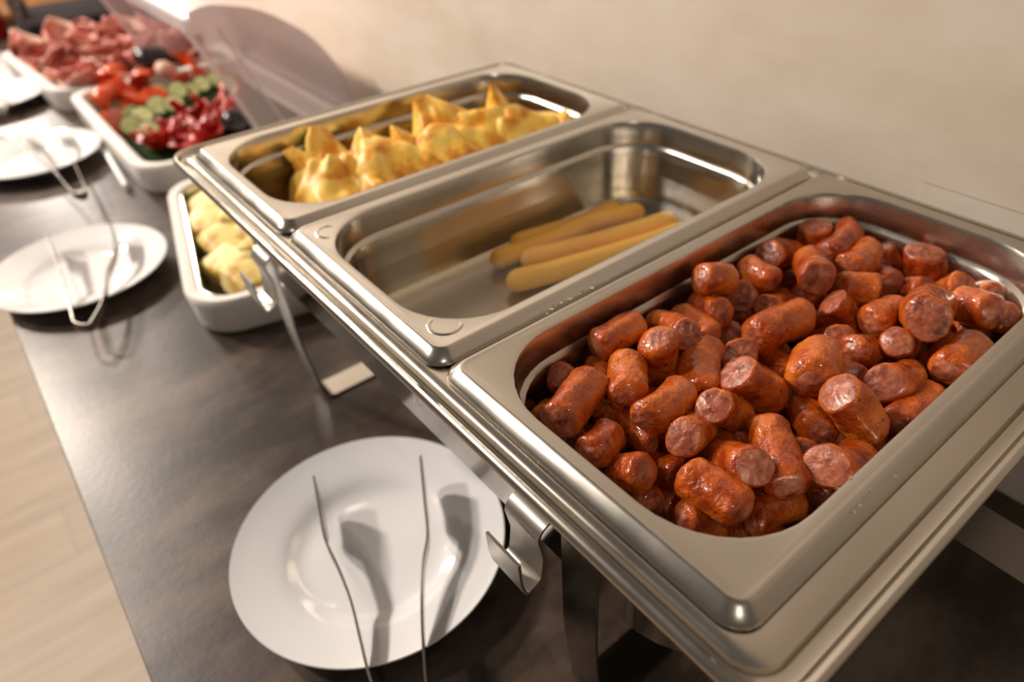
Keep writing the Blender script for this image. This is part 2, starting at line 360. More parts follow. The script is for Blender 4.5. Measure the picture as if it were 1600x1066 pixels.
# ================================================================== SAUSAGE PIECES
DATA = [
('A1', 82.4, -381.3, -16.1, 111.0, -381.3, -17.4, 9.3, 0),
('A2', 99.2, -406.7, -6.5, 108.4, -404.4, -36.3, 10.5, 0),
('A3', 85.7, -398.5, -18.2, 67.3, -415.4, -18.2, 9.6, 0),
('A4', 31.1, -407.5, -16.2, 62.6, -395.2, -18.2, 9.7, 1),
('A5', 55.4, -381.1, -22.5, 66.5, -380.6, -35.2, 8.6, 0),
('A6', 82.4, -380.6, -32.3, 75.1, -394.0, -29.3, 8.6, 0),
('A7', 128.1, -380.6, -25.3, 118.1, -407.5, -11.5, 8.6, 2),
('A9', 148.3, -380.8, -29.1, 142.5, -406.4, -28.0, 8.8, 0),
('A10', 128.1, -414.4, -24.1, 105.3, -433.5, -25.8, 10.4, 0),
('A11', 152.2, -412.6, -45.9, 142.6, -425.7, -28.6, 10.1, 2),
('A12', 164.6, -381.2, -27.5, 159.3, -400.2, -21.4, 9.2, 0),
('A13', 162.9, -382.8, -8.9, 178.5, -388.2, -14.2, 9.9, 0),
('A14', 189.1, -393.4, -26.6, 217.9, -381.3, -37.2, 9.3, 1),
('A15', 210.9, -381.3, -20.6, 203.8, -402.1, -18.3, 8.6, 0),
('A16', 227.6, -384.5, -19.1, 258.9, -383.3, -31.8, 10.1, 1),
('A17', 238.5, -394.8, -38.0, 266.7, -385.1, -54.3, 8.6, 1),
('A18', 192.5, -409.5, -28.4, 222.7, -400.4, -40.9, 8.6, 1),
('A19', 187.4, -397.6, -40.6, 204.5, -394.8, -45.4, 8.6, 0),
('A20', 161.0, -423.8, -25.8, 195.3, -429.1, -25.6, 11.2, 0),
('A21', 163.5, -404.7, -36.0, 179.2, -399.4, -54.3, 8.6, 1),
('A22', 116.0, -443.2, -14.1, 135.4, -453.0, -33.2, 10.4, 1),
('A23', 170.7, -429.9, -43.5, 161.2, -444.9, -41.7, 8.7, 0),
('A24', 144.0, -392.7, -47.5, 131.5, -403.6, -40.7, 8.6, 0),
('B1', 277.0, -384.3, -18.5, 277.5, -384.5, -43.5, 10.6, 3),
('B2', 293.8, -397.8, -21.4, 260.9, -404.1, -22.6, 10.7, 0),
('B3', 284.3, -417.0, -20.9, 250.8, -422.9, -18.9, 9.0, 2),
('B4', 299.6, -419.3, -27.9, 299.6, -431.3, -42.5, 9.4, 0),
('B5', 216.2, -421.7, -11.5, 242.0, -401.5, -20.4, 10.3, 1),
('B6', 284.6, -417.6, -37.7, 264.4, -443.4, -26.6, 9.1, 2),
('B7', 233.1, -429.9, -24.1, 245.9, -442.8, -24.7, 10.9, 0),
('B8', 296.8, -446.2, -18.5, 296.8, -450.2, -43.5, 12.2, 3),
('B9', 278.4, -447.8, -35.8, 271.9, -461.9, -26.3, 9.0, 0),
('B10', 288.4, -465.1, -34.8, 284.1, -474.7, -21.7, 9.2, 0),
('B11', 299.9, -476.8, -34.8, 295.1, -489.1, -25.5, 8.6, 0),
('B12a', 267.4, -481.7, -22.0, 260.8, -499.0, -16.2, 10.7, 0),
('B12b', 287.7, -496.7, -34.9, 275.9, -502.8, -24.4, 9.0, 0),
('B13', 217.2, -483.9, -7.2, 247.9, -476.4, -18.8, 12.2, 1),
('B14', 213.7, -459.7, -21.7, 238.9, -460.9, -24.7, 10.3, 0),
('B15', 211.8, -437.5, -20.7, 222.4, -448.9, -38.0, 10.0, 1),
('B16', 220.2, -413.7, -31.3, 238.2, -415.4, -35.4, 8.6, 0),
('B18', 211.7, -436.4, -48.8, 196.6, -451.9, -29.9, 9.0, 2),
('B19', 167.9, -455.9, -21.0, 145.7, -465.9, -19.3, 11.8, 0),
('B20', 184.1, -466.4, -23.0, 199.5, -467.6, -31.3, 9.5, 0),
('B21', 203.7, -477.6, -19.6, 227.4, -476.2, -37.3, 8.6, 1),
('B22', 213.4, -468.2, -40.0, 241.7, -457.5, -54.3, 8.6, 1),
('B23', 220.1, -492.5, -37.1, 247.7, -489.0, -35.1, 8.7, 0),
('B24', 208.8, -502.8, -24.2, 238.4, -502.8, -25.6, 10.2, 0),
('B25', 294.3, -476.3, -53.0, 269.6, -494.2, -37.8, 8.6, 2),
('B26', 171.7, -474.3, -29.3, 195.4, -461.1, -45.7, 8.6, 1),
('D0', 171.9, -488.8, -21.0, 203.0, -486.6, -34.9, 9.9, 1),
('D1', 134.8, -484.8, -10.9, 142.9, -497.6, -28.2, 10.7, 1),
('D2', 145.9, -466.6, -39.0, 132.4, -481.7, -33.8, 9.4, 0),
('D3', 201.2, -473.1, -54.3, 181.5, -491.1, -41.8, 8.6, 2),
('D4', 193.6, -503.3, -32.3, 159.8, -503.5, -30.9, 9.5, 0),
('D5', 103.3, -469.2, -22.1, 80.9, -495.2, -21.1, 10.2, 0),
('D6', 95.3, -503.3, -13.0, 124.8, -503.3, -28.9, 9.7, 1),
('D7', 116.2, -483.7, -38.0, 136.2, -472.3, -54.3, 8.6, 1),
('D8', 70.8, -482.8, -13.2, 78.9, -462.9, -30.7, 8.8, 1),
('D9', 55.2, -464.1, -24.8, 56.6, -489.2, -23.9, 9.9, 0),
('D10', 67.0, -491.5, -37.4, 88.8, -498.0, -38.5, 8.6, 0),
('D11', 103.9, -502.6, -41.9, 121.6, -504.4, -44.1, 8.6, 0),
('D12', 151.5, -499.2, -45.4, 168.9, -501.6, -49.2, 8.6, 0),
('C1', 64.9, -452.2, -15.8, 92.2, -442.5, -33.0, 9.0, 1),
('C2', 60.8, -432.7, -15.5, 89.1, -429.4, -18.2, 9.3, 0),
('C3', 86.9, -451.0, -11.9, 107.4, -452.8, -29.5, 8.8, 1),
('C4', 64.3, -403.1, -36.4, 61.4, -436.2, -31.1, 8.6, 0),
('C5', 48.4, -422.4, -26.1, 31.6, -427.4, -23.0, 8.7, 0),
('C6', 107.0, -452.7, -44.8, 86.4, -454.4, -41.2, 8.6, 0),
('C7', 40.6, -436.7, -35.1, 41.2, -450.1, -24.3, 8.6, 0),
('C8', 62.8, -438.7, -45.3, 61.6, -454.4, -37.5, 8.6, 0),
('C9', 47.8, -438.3, -49.1, 43.9, -455.3, -43.0, 8.6, 0),
('C10', 58.7, -449.1, -54.3, 56.7, -463.1, -46.9, 8.6, 0),
('C11', 45.4, -472.6, -38.0, 58.9, -480.4, -45.4, 8.6, 0),
('C12', 45.0, -384.7, -38.7, 34.5, -394.2, -29.3, 8.6, 0),
('C13', 45.3, -401.2, -42.2, 57.7, -397.3, -54.3, 8.6, 0),
('C14', 81.5, -430.2, -54.3, 76.5, -442.4, -43.6, 8.6, 0),
('f0', 75.0, -503.5, -53.4, 73.1, -477.6, -53.4, 9.5, 0),
('f1', 184.8, -503.5, -53.4, 207.2, -490.7, -53.4, 9.5, 0),
('f2', 163.2, -485.0, -53.4, 159.5, -459.3, -53.4, 9.5, 0),
('f3', 88.3, -469.2, -53.1, 114.3, -469.0, -53.4, 9.5, 0),
('f4', 143.9, -451.4, -53.3, 156.2, -428.5, -53.4, 9.5, 0),
('f5', 259.9, -480.7, -40.0, 269.4, -457.0, -44.9, 9.5, 0),
('f6', 243.8, -473.6, -53.4, 218.0, -476.1, -53.4, 9.5, 0),
('f7', 280.0, -437.7, -53.4, 283.4, -463.5, -53.4, 9.5, 0),
('f8', 254.0, -419.4, -40.0, 276.2, -419.6, -53.4, 9.5, 0),
('f9', 218.6, -503.5, -49.4, 244.1, -503.5, -44.4, 9.5, 0),
('f10', 91.3, -486.8, -52.0, 116.8, -491.2, -53.4, 9.5, 0),
('f11', 262.8, -503.5, -53.4, 271.4, -479.1, -53.4, 9.5, 0),
('f12', 111.7, -419.2, -50.9, 124.2, -396.6, -53.4, 9.5, 0),
('f13', 97.6, -400.5, -53.4, 115.0, -381.5, -53.4, 9.5, 0),
('f14', 212.6, -405.8, -53.4, 237.4, -413.7, -53.4, 9.5, 0),
('f15', 232.9, -393.7, -53.4, 210.0, -381.5, -53.4, 9.5, 0),
('f16', 246.5, -427.8, -53.4, 247.5, -450.6, -41.0, 9.5, 0),
('f17', 70.4, -408.0, -53.4, 94.5, -417.8, -53.4, 9.5, 0),
('f18', 256.6, -462.2, -53.4, 262.7, -437.0, -53.4, 9.5, 0),
('f19', 135.3, -414.2, -53.4, 133.1, -438.5, -44.4, 9.5, 0),
('f20', 95.3, -427.1, -40.0, 80.5, -405.7, -40.0, 9.5, 0),
('f21', 192.5, -381.5, -53.4, 195.4, -407.2, -53.4, 9.5, 0),
('f22', 250.1, -490.0, -51.8, 224.3, -488.8, -53.4, 9.5, 0),
('f23', 193.7, -442.4, -53.4, 173.7, -455.9, -44.0, 9.5, 0),
('f24', 277.7, -400.2, -53.4, 252.2, -405.5, -53.4, 9.5, 0),
('f25', 147.3, -482.2, -53.4, 133.1, -503.5, -53.4, 9.5, 0),
('f26', 97.9, -381.5, -41.7, 77.2, -391.7, -53.4, 9.5, 0),
('f27', 127.8, -457.8, -53.4, 113.1, -436.3, -53.4, 9.5, 0),
('f28', 293.5, -395.1, -45.7, 293.9, -419.6, -53.4, 9.5, 0),
('f29', 192.8, -424.8, -53.4, 168.4, -415.7, -53.4, 9.5, 0),
('f30', 209.4, -457.0, -53.4, 231.1, -442.7, -53.4, 9.5, 0),
('f31', 206.3, -418.3, -44.9, 230.8, -426.7, -45.9, 9.5, 0),
('f32', 168.1, -482.0, -40.0, 183.6, -468.0, -53.4, 9.5, 0),
('f33', 75.0, -457.1, -53.4, 96.7, -442.8, -53.4, 9.5, 0)]
LAB = {
'A1': 'glazed sausage piece, leftmost of the top row beside the far wall of the near pan',
'A2': 'upright lying sausage piece with a tiny black speck near the far wall',
'A3': 'plump smooth sausage piece between the big left end piece and the speckled one',
'A4': 'large browned sausage piece at the left end of the heap, its charred cut end low',
'A5': 'half hidden sausage piece tucked behind the large left end piece',
'A6': 'dark glossy sausage piece wedged behind the large browned left end piece',
'A7': 'sausage piece with a pink cut end behind the upper left pieces',
'A9': 'sausage piece slanting down right beside the pan wall, upper left of the heap',
'A10': 'knobbly wrinkled sausage piece standing up above the charred pink cut end in the left middle',
'A11': 'short glossy sausage piece right of the knobbly wrinkled one',
'A12': 'sausage piece lying against the far pan wall below a rounder shiny one',
'A13': 'round backed shiny sausage piece highest at the far pan wall, left of a pink end',
'A14': 'sausage piece showing a pink cut end right of the round backed shiny piece',
'A15': 'angular reddish sausage piece above the pink cut end near the far pan wall',
'A16': 'sausage piece at the far pan wall with a broad smooth pink cut end turned left',
'B1': 'short sausage piece standing on end in the far corner by the wall, pale cut top',
'B2': 'bent sausage piece next to the upright one in the far corner',
'B3': 'sausage piece with a pale highlight right of the bent piece at the back',
'B5': 'sausage piece pointing its round pale pink cut end at the viewer near the back',
'B8': 'short sausage piece standing upright alone at the back right, flat cut top',
'B12a': 'long dark glazed sausage piece at the right back of the heap',
'B12b': 'shrivelled dark sausage piece at the far right end of the heap by the rim',
'B13': 'sausage piece with a broad rough cut end facing up at the right of the heap',
'B14': 'thick sausage piece left of the broad rough cut end on the right',
'B15': 'sausage piece with a pale speckled cut end in the middle back of the heap',
'A20': 'longest smooth orange sausage piece lying diagonally in the middle back of the heap',
'B19': 'thick sausage piece with a black speck in the centre of the heap',
'B7': 'wide wrinkled shiny sausage piece in the back middle of the heap',
'B23': 'narrow shiny sausage piece standing beside a broader one at the right rim',
'B24': 'broad sausage piece leaning on the right rim beside a narrow one',
'A22': 'sausage piece with a yellowish cut end left of the centre of the heap',
'D1': 'large sausage piece with a pale rough cut end right of the centre, pointing up left',
'D2': 'blocky red sausage piece left of the large pale cut end',
'D4': 'dimly lit sausage piece leaning on the near right rim below the broad pair',
'D5': 'longest upright lying sausage piece in the near middle, charred lower end',
'D6': 'sausage piece with a charred round cut end in the near right part of the heap',
'D8': 'short sausage piece with a heavily charred pink cut end facing the viewer',
'D9': 'largest shiny square cut sausage piece at the near edge of the heap',
'D10': 'dark sausage piece at the very bottom corner of the heap by the near rim',
'D0': 'sausage piece with a dull pink round cut end on the right under the brighter ones',
'B26': 'pale pink cut end of a sausage piece peeping out right of the centre piece',
'C1': 'sausage piece with a small round charred cut end looking at the viewer, left middle',
'C2': 'big shiny sausage piece slanting up to the right in the left middle of the heap',
'C3': 'sausage piece with a reddish speckled cut end just under the knobbly wrinkled piece',
'C4': 'bent pinkish sausage piece running down right in the left part of the heap',
'C5': 'sausage piece with a yellowish end against the left rim of the heap',
'C6': 'smooth sausage piece half hidden behind the heavily charred cut end',
'C7': 'squarish very shiny sausage piece near the left rim in front of the bent pinkish one',
'C9': 'narrow sausage piece pressed against the left rim near the front',
'C12': 'small pinkish sausage end at the extreme left of the heap by the rim',
'A17': 'small pink cut sausage end low in the gap below the broad pink cut end',
'A18': 'sausage piece with a dull pink cut end left of the longest orange piece',
'A19': 'orange sausage piece low beside the left end of the longest orange piece',
'A21': 'small pale pink cut end peeping out left of the longest orange piece',
'A23': 'dim sausage piece low between the longest orange piece and the centre one',
'A24': 'dim sausage piece in the gap left of the knobbly wrinkled piece',
'B4': 'curved sausage piece left of the lone upright piece at the back',
'B6': 'bent sausage piece with a dark speck and a pink end, back middle',
'B9': 'short sausage piece just in front of the lone upright one',
'B10': 'sausage piece right of and in front of the lone upright one',
'B11': 'dull sausage piece behind the long dark one at the right back',
'B16': 'curved sausage piece above the pale speckled cut end in the middle back',
'B18': 'sausage piece crossing behind the centre one, its pink end to the right',
'B20': 'round shiny sausage piece right of the centre one',
'B21': 'sausage piece with a small dull cut end below the thick middle one',
'B22': 'small dim pink cut end right of the round shiny piece',
'B25': 'pinkish sausage piece below the broad rough cut end on the right',
'D3': 'thin reddish sausage piece behind the large pale rough cut end',
'D7': 'small dim cut end left of the charred round one near the front',
'D11': 'dark sausage piece in the gap under the charred round cut end',
'D12': 'dim sausage piece low by the near rim below the leaning one',
'C8': 'dark reddish sausage piece left of the largest square cut piece',
'C10': 'dim squarish sausage piece between the left rim and the largest piece',
'C11': 'sausage piece barely visible along the front rim below the largest piece',
'C13': 'dark sausage piece low between the charred left piece and the left rim',
'C14': 'dull pinkish sausage piece low beside the small round charred cut end'}
GS = 'cut sausage pieces heaped in the nearest pan'
def sausage(name, a, b, r, fc, sd):
    a = Vector(a) / 1000; b = Vector(b) / 1000; r /= 1000
    d = b - a; L = d.length; t = d.normalized()
    L = max(L, .012) + r * .55                        # cut ends extend a bit beyond the axis points
    c = (a + b) / 2; rnd = random.Random(sd)
    up = Vector((0, 0, 1)) if abs(t.z) < .9 else Vector((1, 0, 0))
    s = t.cross(up).normalized(); u = s.cross(t)
    bend = rnd.uniform(-.12, .12) * L; off = Vector((rnd.uniform(0, 50), rnd.uniform(0, 50), rnd.uniform(0, 50)))
    slant = [(rnd.uniform(-.22, .22), rnd.uniform(-.22, .22)) for _ in (0, 1)]
    ns = 36; K = 18; waist = rnd.uniform(-.06, .05); ov = rnd.uniform(.0, .07); ph = rnd.uniform(0, PI)
    taper = rnd.uniform(-.05, .05)
    def P(q, ang, k):                                 # q along 0..1, k radial factor
        rr = r * (1 + waist * math.cos((q - .5) * PI * 1.2) + taper * (q - .5) + ov * math.cos(2 * (ang + ph)))
        dv = Vector((math.cos(ang) * 1.6, math.sin(ang) * 1.6, q * L / r * .8)) + off
        rr *= 1 + .11 * noise.noise(dv * .8) + .04 * noise.noise(dv * 2.6) + .018 * noise.noise(dv * 6.5)
        rr *= k
        x = math.cos(ang) * rr; y = math.sin(ang) * rr
        sl = slant[0] if q < .5 else slant[1]
        w = abs(q - .5) * 2
        z = (q - .5) * L + (x * sl[0] + y * sl[1]) * w * w
        return s * (x + bend * (1 - (2 * q - 1) ** 2)) + u * y + t * z
    rings = []
    fa, fb = fc in (1, 3), fc == 2
    if name[0] == 'f': fa, fb = sd % 3 == 0, sd % 4 == 0
    EA = ((.86, 0), (.95, .014), (.99, .045), (1.0, .08)) if fa else ((.58, 0), (.76, .022), (.89, .055), (.97, .10))
    EB = ((.86, 0), (.95, .014), (.99, .045), (1.0, .08)) if fb else ((.58, 0), (.76, .022), (.89, .055), (.97, .10))
    qa, qb = EA[-1][1] + .03, EB[-1][1] + .03
    for kk, q in EA: rings.append((q, kk))
    for i in range(K + 1): rings.append((qa + (1 - qa - qb) * i / K, 1.0))
    for kk, q in reversed(EB): rings.append((1 - q, kk))
    A = [2 * PI * k / ns for k in range(ns)]
    bm = loft([[P(q, an, kk) for an in A] for q, kk in rings], False, False)
    o = obj('sausage_piece', bm, [M_skin]); o.location = c; smooth(o, 70)
    for e in (0, 1):
        bulge = rnd.uniform(.03, .12) * r * (1 if e else -1)
        rr = []
        k0 = .862 if (fb if e else fa) else .582
        for kk in [k0 * q for q in (1, .88, .68, .46, .24, .08)]:
            ring = []
            for an in A:
                p = P(e, an, kk); h = (1 - kk / k0) ** .7 * bulge * 2 + .0007 * noise.noise(p * 420 + off) * (1 if kk < k0 * .95 else 0)
                ring.append(p + t * h)
            rr.append(ring)
        bm = loft(rr if e else [list(reversed(q)) for q in rr], False, True)
        ce = obj('cut_end', bm, [M_meat], o); smooth(ce, 60)
    if name in LAB: tag(o, LAB[name], 'sausage', GS)
    else: tag(o, 'short glazed sausage piece mostly covered by the others above it', 'sausage', GS)
    return o
for k, (nm, *v) in enumerate(DATA): sausage(nm, v[0:3], v[3:6], v[6], v[7], k + 7)
# grease and water drops on the rim
bm = bmesh.new(); rnd = random.Random(5)
for px, py, s in ((925, 449, 1.4), (905, 458, .8), (890, 466, 1.7), (877, 472, 1.0), (862, 482, 1.2), (855, 489, .8), (840, 508, .9), (950, 437, .8), (648, 625, .9), (655, 633, .7),
                  (1330, 745, .8), (1362, 768, .7), (1352, 775, .9), (1344, 790, .8), (1336, 800, .7), (1400, 744, .6)):
    p = at(px, py, -.0008 if px > 700 else -.008); mt = Matrix.Translation(p) @ Matrix.Diagonal((s * rnd.uniform(.8, 1.4), s, .5, 1))
    bmesh.ops.create_uvsphere(bm, u_segments=10, v_segments=6, radius=.0009, matrix=mt)
M_drop = simple('water_drop', (.9, .85, .75), .03, 0, Transmission_Weight=.9, IOR=1.33)
o = smooth(obj('water_drops', bm, [M_drop])); tag(o, 'tiny drops of water and grease on the rims of the near pan', 'water', kind='stuff')

# ================================================================== FOLDED PANCAKES
GP = 'folded pancakes piled in the far pan'
def pancake(tip, base, nrm, half, R, label, sd, curl=.0):
    tip = Vector(tip); base = Vector(base); ax = (base - tip).normalized(); n = Vector(nrm); n = (n - ax * n.dot(ax)).normalized(); sx = ax.cross(n)
    rnd = random.Random(sd); off = Vector((rnd.uniform(0, 30), rnd.uniform(0, 30), 0)); nr, na = 15, 40; ph = rnd.uniform(0, 6)
    fr = rnd.uniform(4, 6); tb = rnd.uniform(.07, .17) + (.22 if curl else 0); tip = tip - ax * tb * R * .6
    def P(i, j, side):
        rho = (tb + (1 - tb) * (i / nr) ** .9) * R; th = math.radians(-half + 2 * half * j / na)
        rr = rho * (1 + .05 * math.sin(3 * th + ph))
        amp = .0042 * (rho / R) ** .8
        z = amp * math.sin(fr * th * 1.7 + ph + 2.0 * noise.noise(Vector((rho * 30, th * 2, 0)) + off)) + .010 * noise.noise(Vector((rr * math.sin(th) * 30, rr * math.cos(th) * 30, 0)) + off) + .004 * noise.noise(Vector((rr * math.sin(th) * 85, rr * math.cos(th) * 60, 3)) + off) - curl * (rho / R) ** 2 * R - .010 * (th / math.radians(half)) ** 2
        e = min(1, j / 3, (na - j) / 3, (nr - i + .3) / 2.2, (i + .4) / 2); thick = (.0035 + .004 * (rho / R)) * max(.15, e) ** .5
        return tip + ax * rr * math.cos(th) + sx * rr * math.sin(th) + n * (z + side * thick)
    bm = bmesh.new(); g = {}
    for sd_ in (1, -1):
        for i in range(nr + 1):
            for j in range(na + 1): g[sd_, i, j] = bm.verts.new(P(i, j, sd_))
    for i in range(nr):
        for j in range(na):
            bm.faces.new((g[1, i, j], g[1, i, j + 1], g[1, i + 1, j + 1], g[1, i + 1, j])); bm.faces.new((g[-1, i, j], g[-1, i + 1, j], g[-1, i + 1, j + 1], g[-1, i, j + 1]))
        for j, fl_ in ((0, 0), (na, 1)):
            q = (g[1, i, j], g[1, i + 1, j], g[-1, i + 1, j], g[-1, i, j]); bm.faces.new(q if not fl_ else tuple(reversed(q)))
    for j in range(na):
        for i, fl_ in ((nr, 0), (0, 1)):
            q = (g[1, i, j], g[1, i, j + 1], g[-1, i, j + 1], g[-1, i, j]); bm.faces.new(q if not fl_ else tuple(reversed(q)))
    bmesh.ops.recalc_face_normals(bm, faces=bm.faces)
    c = (tip + base) / 2
    for v in bm.verts:                                 # keep inside the pan
        v.co.z = max(v.co.z, -.0655 + .002 * random.random()); v.co.x = min(max(v.co.x, .024), .304); v.co.y = min(max(v.co.y, -.158), -.0165)
        v.co -= c
    o = smooth(obj('folded_pancake', bm, [M_cake]), 70); o.location = c
    tag(o, label, 'pancake', GP)
CF = (-.5, -.6, .6)
pancake((.066, -.024, -.012), (.080, -.07, -.06), (-.9, -.2, .3), 26, .06, 'narrow folded pancake at the left end of the far pan, thin tip behind its neighbour', 1)
pancake((.098, -.022, .000), (.072, -.080, -.055), (-.55, -.5, .6), 32, .085, 'folded pancake with a tall pointed tip, second peak from the left in the far pan', 2)
pancake((.131, -.040, -.004), (.112, -.090, -.05), (-.5, -.6, .5), 34, .07, 'folded pancake with a blunt tip right of the tall left peak', 3)
pancake((.150, -.060, -.004), (.158, -.105, -.05), (-.5, -.6, .5), 30, .06, 'small folded pancake whose tip rises mid pan, left of the biggest peak', 4)
pancake((.184, -.052, .012), (.200, -.098, -.05), (-.5, -.65, .5), 36, .08, 'biggest peaked folded pancake with a dark browned patch, right of the middle', 5)
pancake((.238, -.088, .018), (.238, -.115, -.055), (-.55, -.7, .3), 24, .078, 'ribbed cone like folded pancake, rightmost tall peak in the far pan', 6)
pancake((.291, -.130, -.008), (.270, -.120, -.045), (-.5, -.7, .5), 28, .05, 'folded pancake at the right end of the far pan, tiny tip at the rim', 7)
pancake((.092, -.062, -.010), (.055, -.128, -.034), (-.45, -.4, 1), 42, .075, 'pale wrinkled folded pancake lying at the left front of the far pan', 8, .25)
pancake((.122, -.060, -.004), (.108, -.135, -.024), (-.3, -.5, 1), 42, .085, 'yellow deeply wrinkled folded pancake in the front left middle of the far pan', 9, .25)
pancake((.168, -.066, -.004), (.160, -.145, -.024), (-.3, -.5, 1), 42, .085, 'deeply wrinkled folded pancake in the front middle of the far pan', 10, .22)
pancake((.200, -.070, -.001), (.215, -.145, -.022), (-.3, -.5, 1), 40, .085, 'pale yellow folded pancake below the biggest peak', 11, .2)
pancake((.238, -.090, -.006), (.262, -.150, -.024), (-.3, -.5, 1), 38, .07, 'folded pancake below the ribbed cone at the right front', 12, .2)
pancake((.15, -.05, -.052), (.15, -.12, -.060), (0, 0, 1), 60, .08, 'browned folded pancake at the bottom of the pile in the far pan', 13)

# ================================================================== PLATES
def plate(loc, R, label):
    P = [(0, .004), (.30, .0041), (.46, .0046), (.53, .0056), (.58, .0075), (.62, .0098), (.67, .0120), (.74, .0140), (.86, .0172), (.975, .0208), (.995, .0216), (1.0, .0208), (.99, .0192),
         (.86, .0140), (.70, .0092), (.62, .0045), (.56, .0008), (.54, 0), (.50, 0), (.48, .0015), (0, .0015)]
    ns = 96; rings = [[Vector((max(r, .002) * R * math.cos(2 * PI * k / ns), max(r, .002) * R * math.sin(2 * PI * k / ns), z)) for k in range(ns)] for r, z in P]
    o = smooth(obj('plate', loft(rings, True, True), [M_porc]), 50); o.location = loc
    tag(o, label, 'plate', 'white round plates for the tongs along the counter')
    return o
plate((-.0253, -.2708, ZC), .0964, 'white round plate with tongs in front of the chafing dish, nearest of all plates')
plate((-.0985, .283, ZC), .0968, 'white round plate with tongs left of the omelette dish, second nearest')
plate((-.074, .703, ZC), .097, 'white round plate with tongs in front of the vegetable dish')
plate((-.085, 1.085, ZC), .097, 'white round plate at the top left corner in front of the cold cuts')

def tongs(left, right, label, ub, hw=.010, pw=.027, pl=.052, th=.0015):
    """two spring arms as flat upright strips; points give the top edge from tip to bend"""
    root = empty('serving_tongs', left[len(left) // 2] - Vector((0, 0, .01)))
    tag(root, label, 'tongs', 'stainless serving tongs lying on the white plates')
    for arm in (left, right):
        # resample
        seg = [0]
        for i in range(1, len(arm)): seg.append(seg[-1] + (arm[i] - arm[i - 1]).length)
        T = seg[-1]; n = 44; pts = []
        def cr(u):
            d = u * T; i = 1
            while i < len(arm) - 1 and seg[i] < d: i += 1
            f = (d - seg[i - 1]) / (seg[i] - seg[i - 1]); p0 = arm[max(i - 2, 0)]; p1 = arm[i - 1]; p2 = arm[i]; p3 = arm[min(i + 1, len(arm) - 1)]
            return .5 * ((2 * p1) + (p2 - p0) * f + (2 * p0 - 5 * p1 + 4 * p2 - p3) * f * f + (3 * p1 - p0 - 3 * p2 + p3) * f ** 3)
        rings = []
        for k in range(n + 1):
            u = k / n; p = cr(u); q = cr(min(u + .01, 1)) - cr(max(u - .01, 0)); q.z = 0; q.normalize(); s = Vector((-q.y, q.x, 0))
            d = u * T
            if d < .008: h = pw * (.55 + .45 * d / .008)
            elif d < pl * .7: h = pw
            elif d < pl: f = (d - pl * .7) / (pl * .3); h = pw + (hw - pw) * (3 * f * f - 2 * f ** 3)
            else: h = hw
            up = Vector((0, 0, 1)); lo = p - up * h
            lo.z = max(lo.z, ZC + .0045)
            rings.append([p + s * th / 2, p - s * th / 2, lo - s * th / 2, lo + s * th / 2])
        o = obj('arm', loft(rings, True, True), [M_tong]); smooth(o, 50); under(o, root)
    # U shaped spring bend joining the arms
    a, b = left[-1], right[-1]; c = (a + b) / 2; rad = (a - b).length / 2; e1 = (a - c).normalized(); rings = []
    dirv = ((left[-1] - left[-2]).normalized() + (right[-1] - right[-2]).normalized()); dirv.z = 0; dirv.normalize()
    for k in range(17):
        an = PI * k / 16; p = c + e1 * rad * math.cos(an) + dirv * ub * math.sin(an); nn = (e1 * math.cos(an) + dirv * math.sin(an)); nn.z = 0; nn.normalize()
        rings.append([p + nn * th / 2, p - nn * th / 2, p - nn * th / 2 - Vector((0, 0, hw)), p + nn * th / 2 - Vector((0, 0, hw))])
    under(smooth(obj('spring_bend', loft(rings, True, True), [M_tong]), 50), root)
def path(pts, zs): return [at(x, y, z) for (x, y), z in zip(pts, zs)]
tongs(path([(490, 743), (499, 795), (508, 842), (529, 888), (548, 938), (563, 1000), (580, 1066)], [-.178, -.180, -.184, -.187, -.188, -.187, -.186]) + [Vector((-.086, -.415, -.186)), Vector((-.083, -.44, -.186))],
      path([(657, 712), (663, 780), (668, 835), (661, 880), (659, 960), (665, 1066)], [-.174, -.177, -.183, -.186, -.187, -.186]) + [Vector((-.066, -.415, -.186)), Vector((-.071, -.44, -.186))],
      'large steel serving tongs lying open on the nearest white plate', .008)
tongs(path([(69, 357), (78, 385), (92, 420), (104, 462), (113, 498)], [-.176, -.180, -.184, -.187, -.187]),
      path([(170, 342), (178, 385), (166, 425), (159, 468), (141, 502)], [-.174, -.180, -.185, -.187, -.187]),
      'steel serving tongs on the second nearest plate, curved bend hanging over its rim', .007)
tongs(path([(20, 193), (48, 230), (80, 262), (108, 295)], [-.176, -.182, -.186, -.188]),
      path([(80, 188), (98, 225), (118, 260), (132, 292)], [-.176, -.182, -.186, -.188]),
      'steel serving tongs on the plate before the vegetable dish', .022)
tongs(path([(-60, 150), (-30, 165), (-5, 176)], [-.178, -.183, -.187]), path([(-40, 118), (-15, 140), (8, 168)], [-.178, -.183, -.187]),
      'steel serving tongs on the plate at the top left corner', .012)

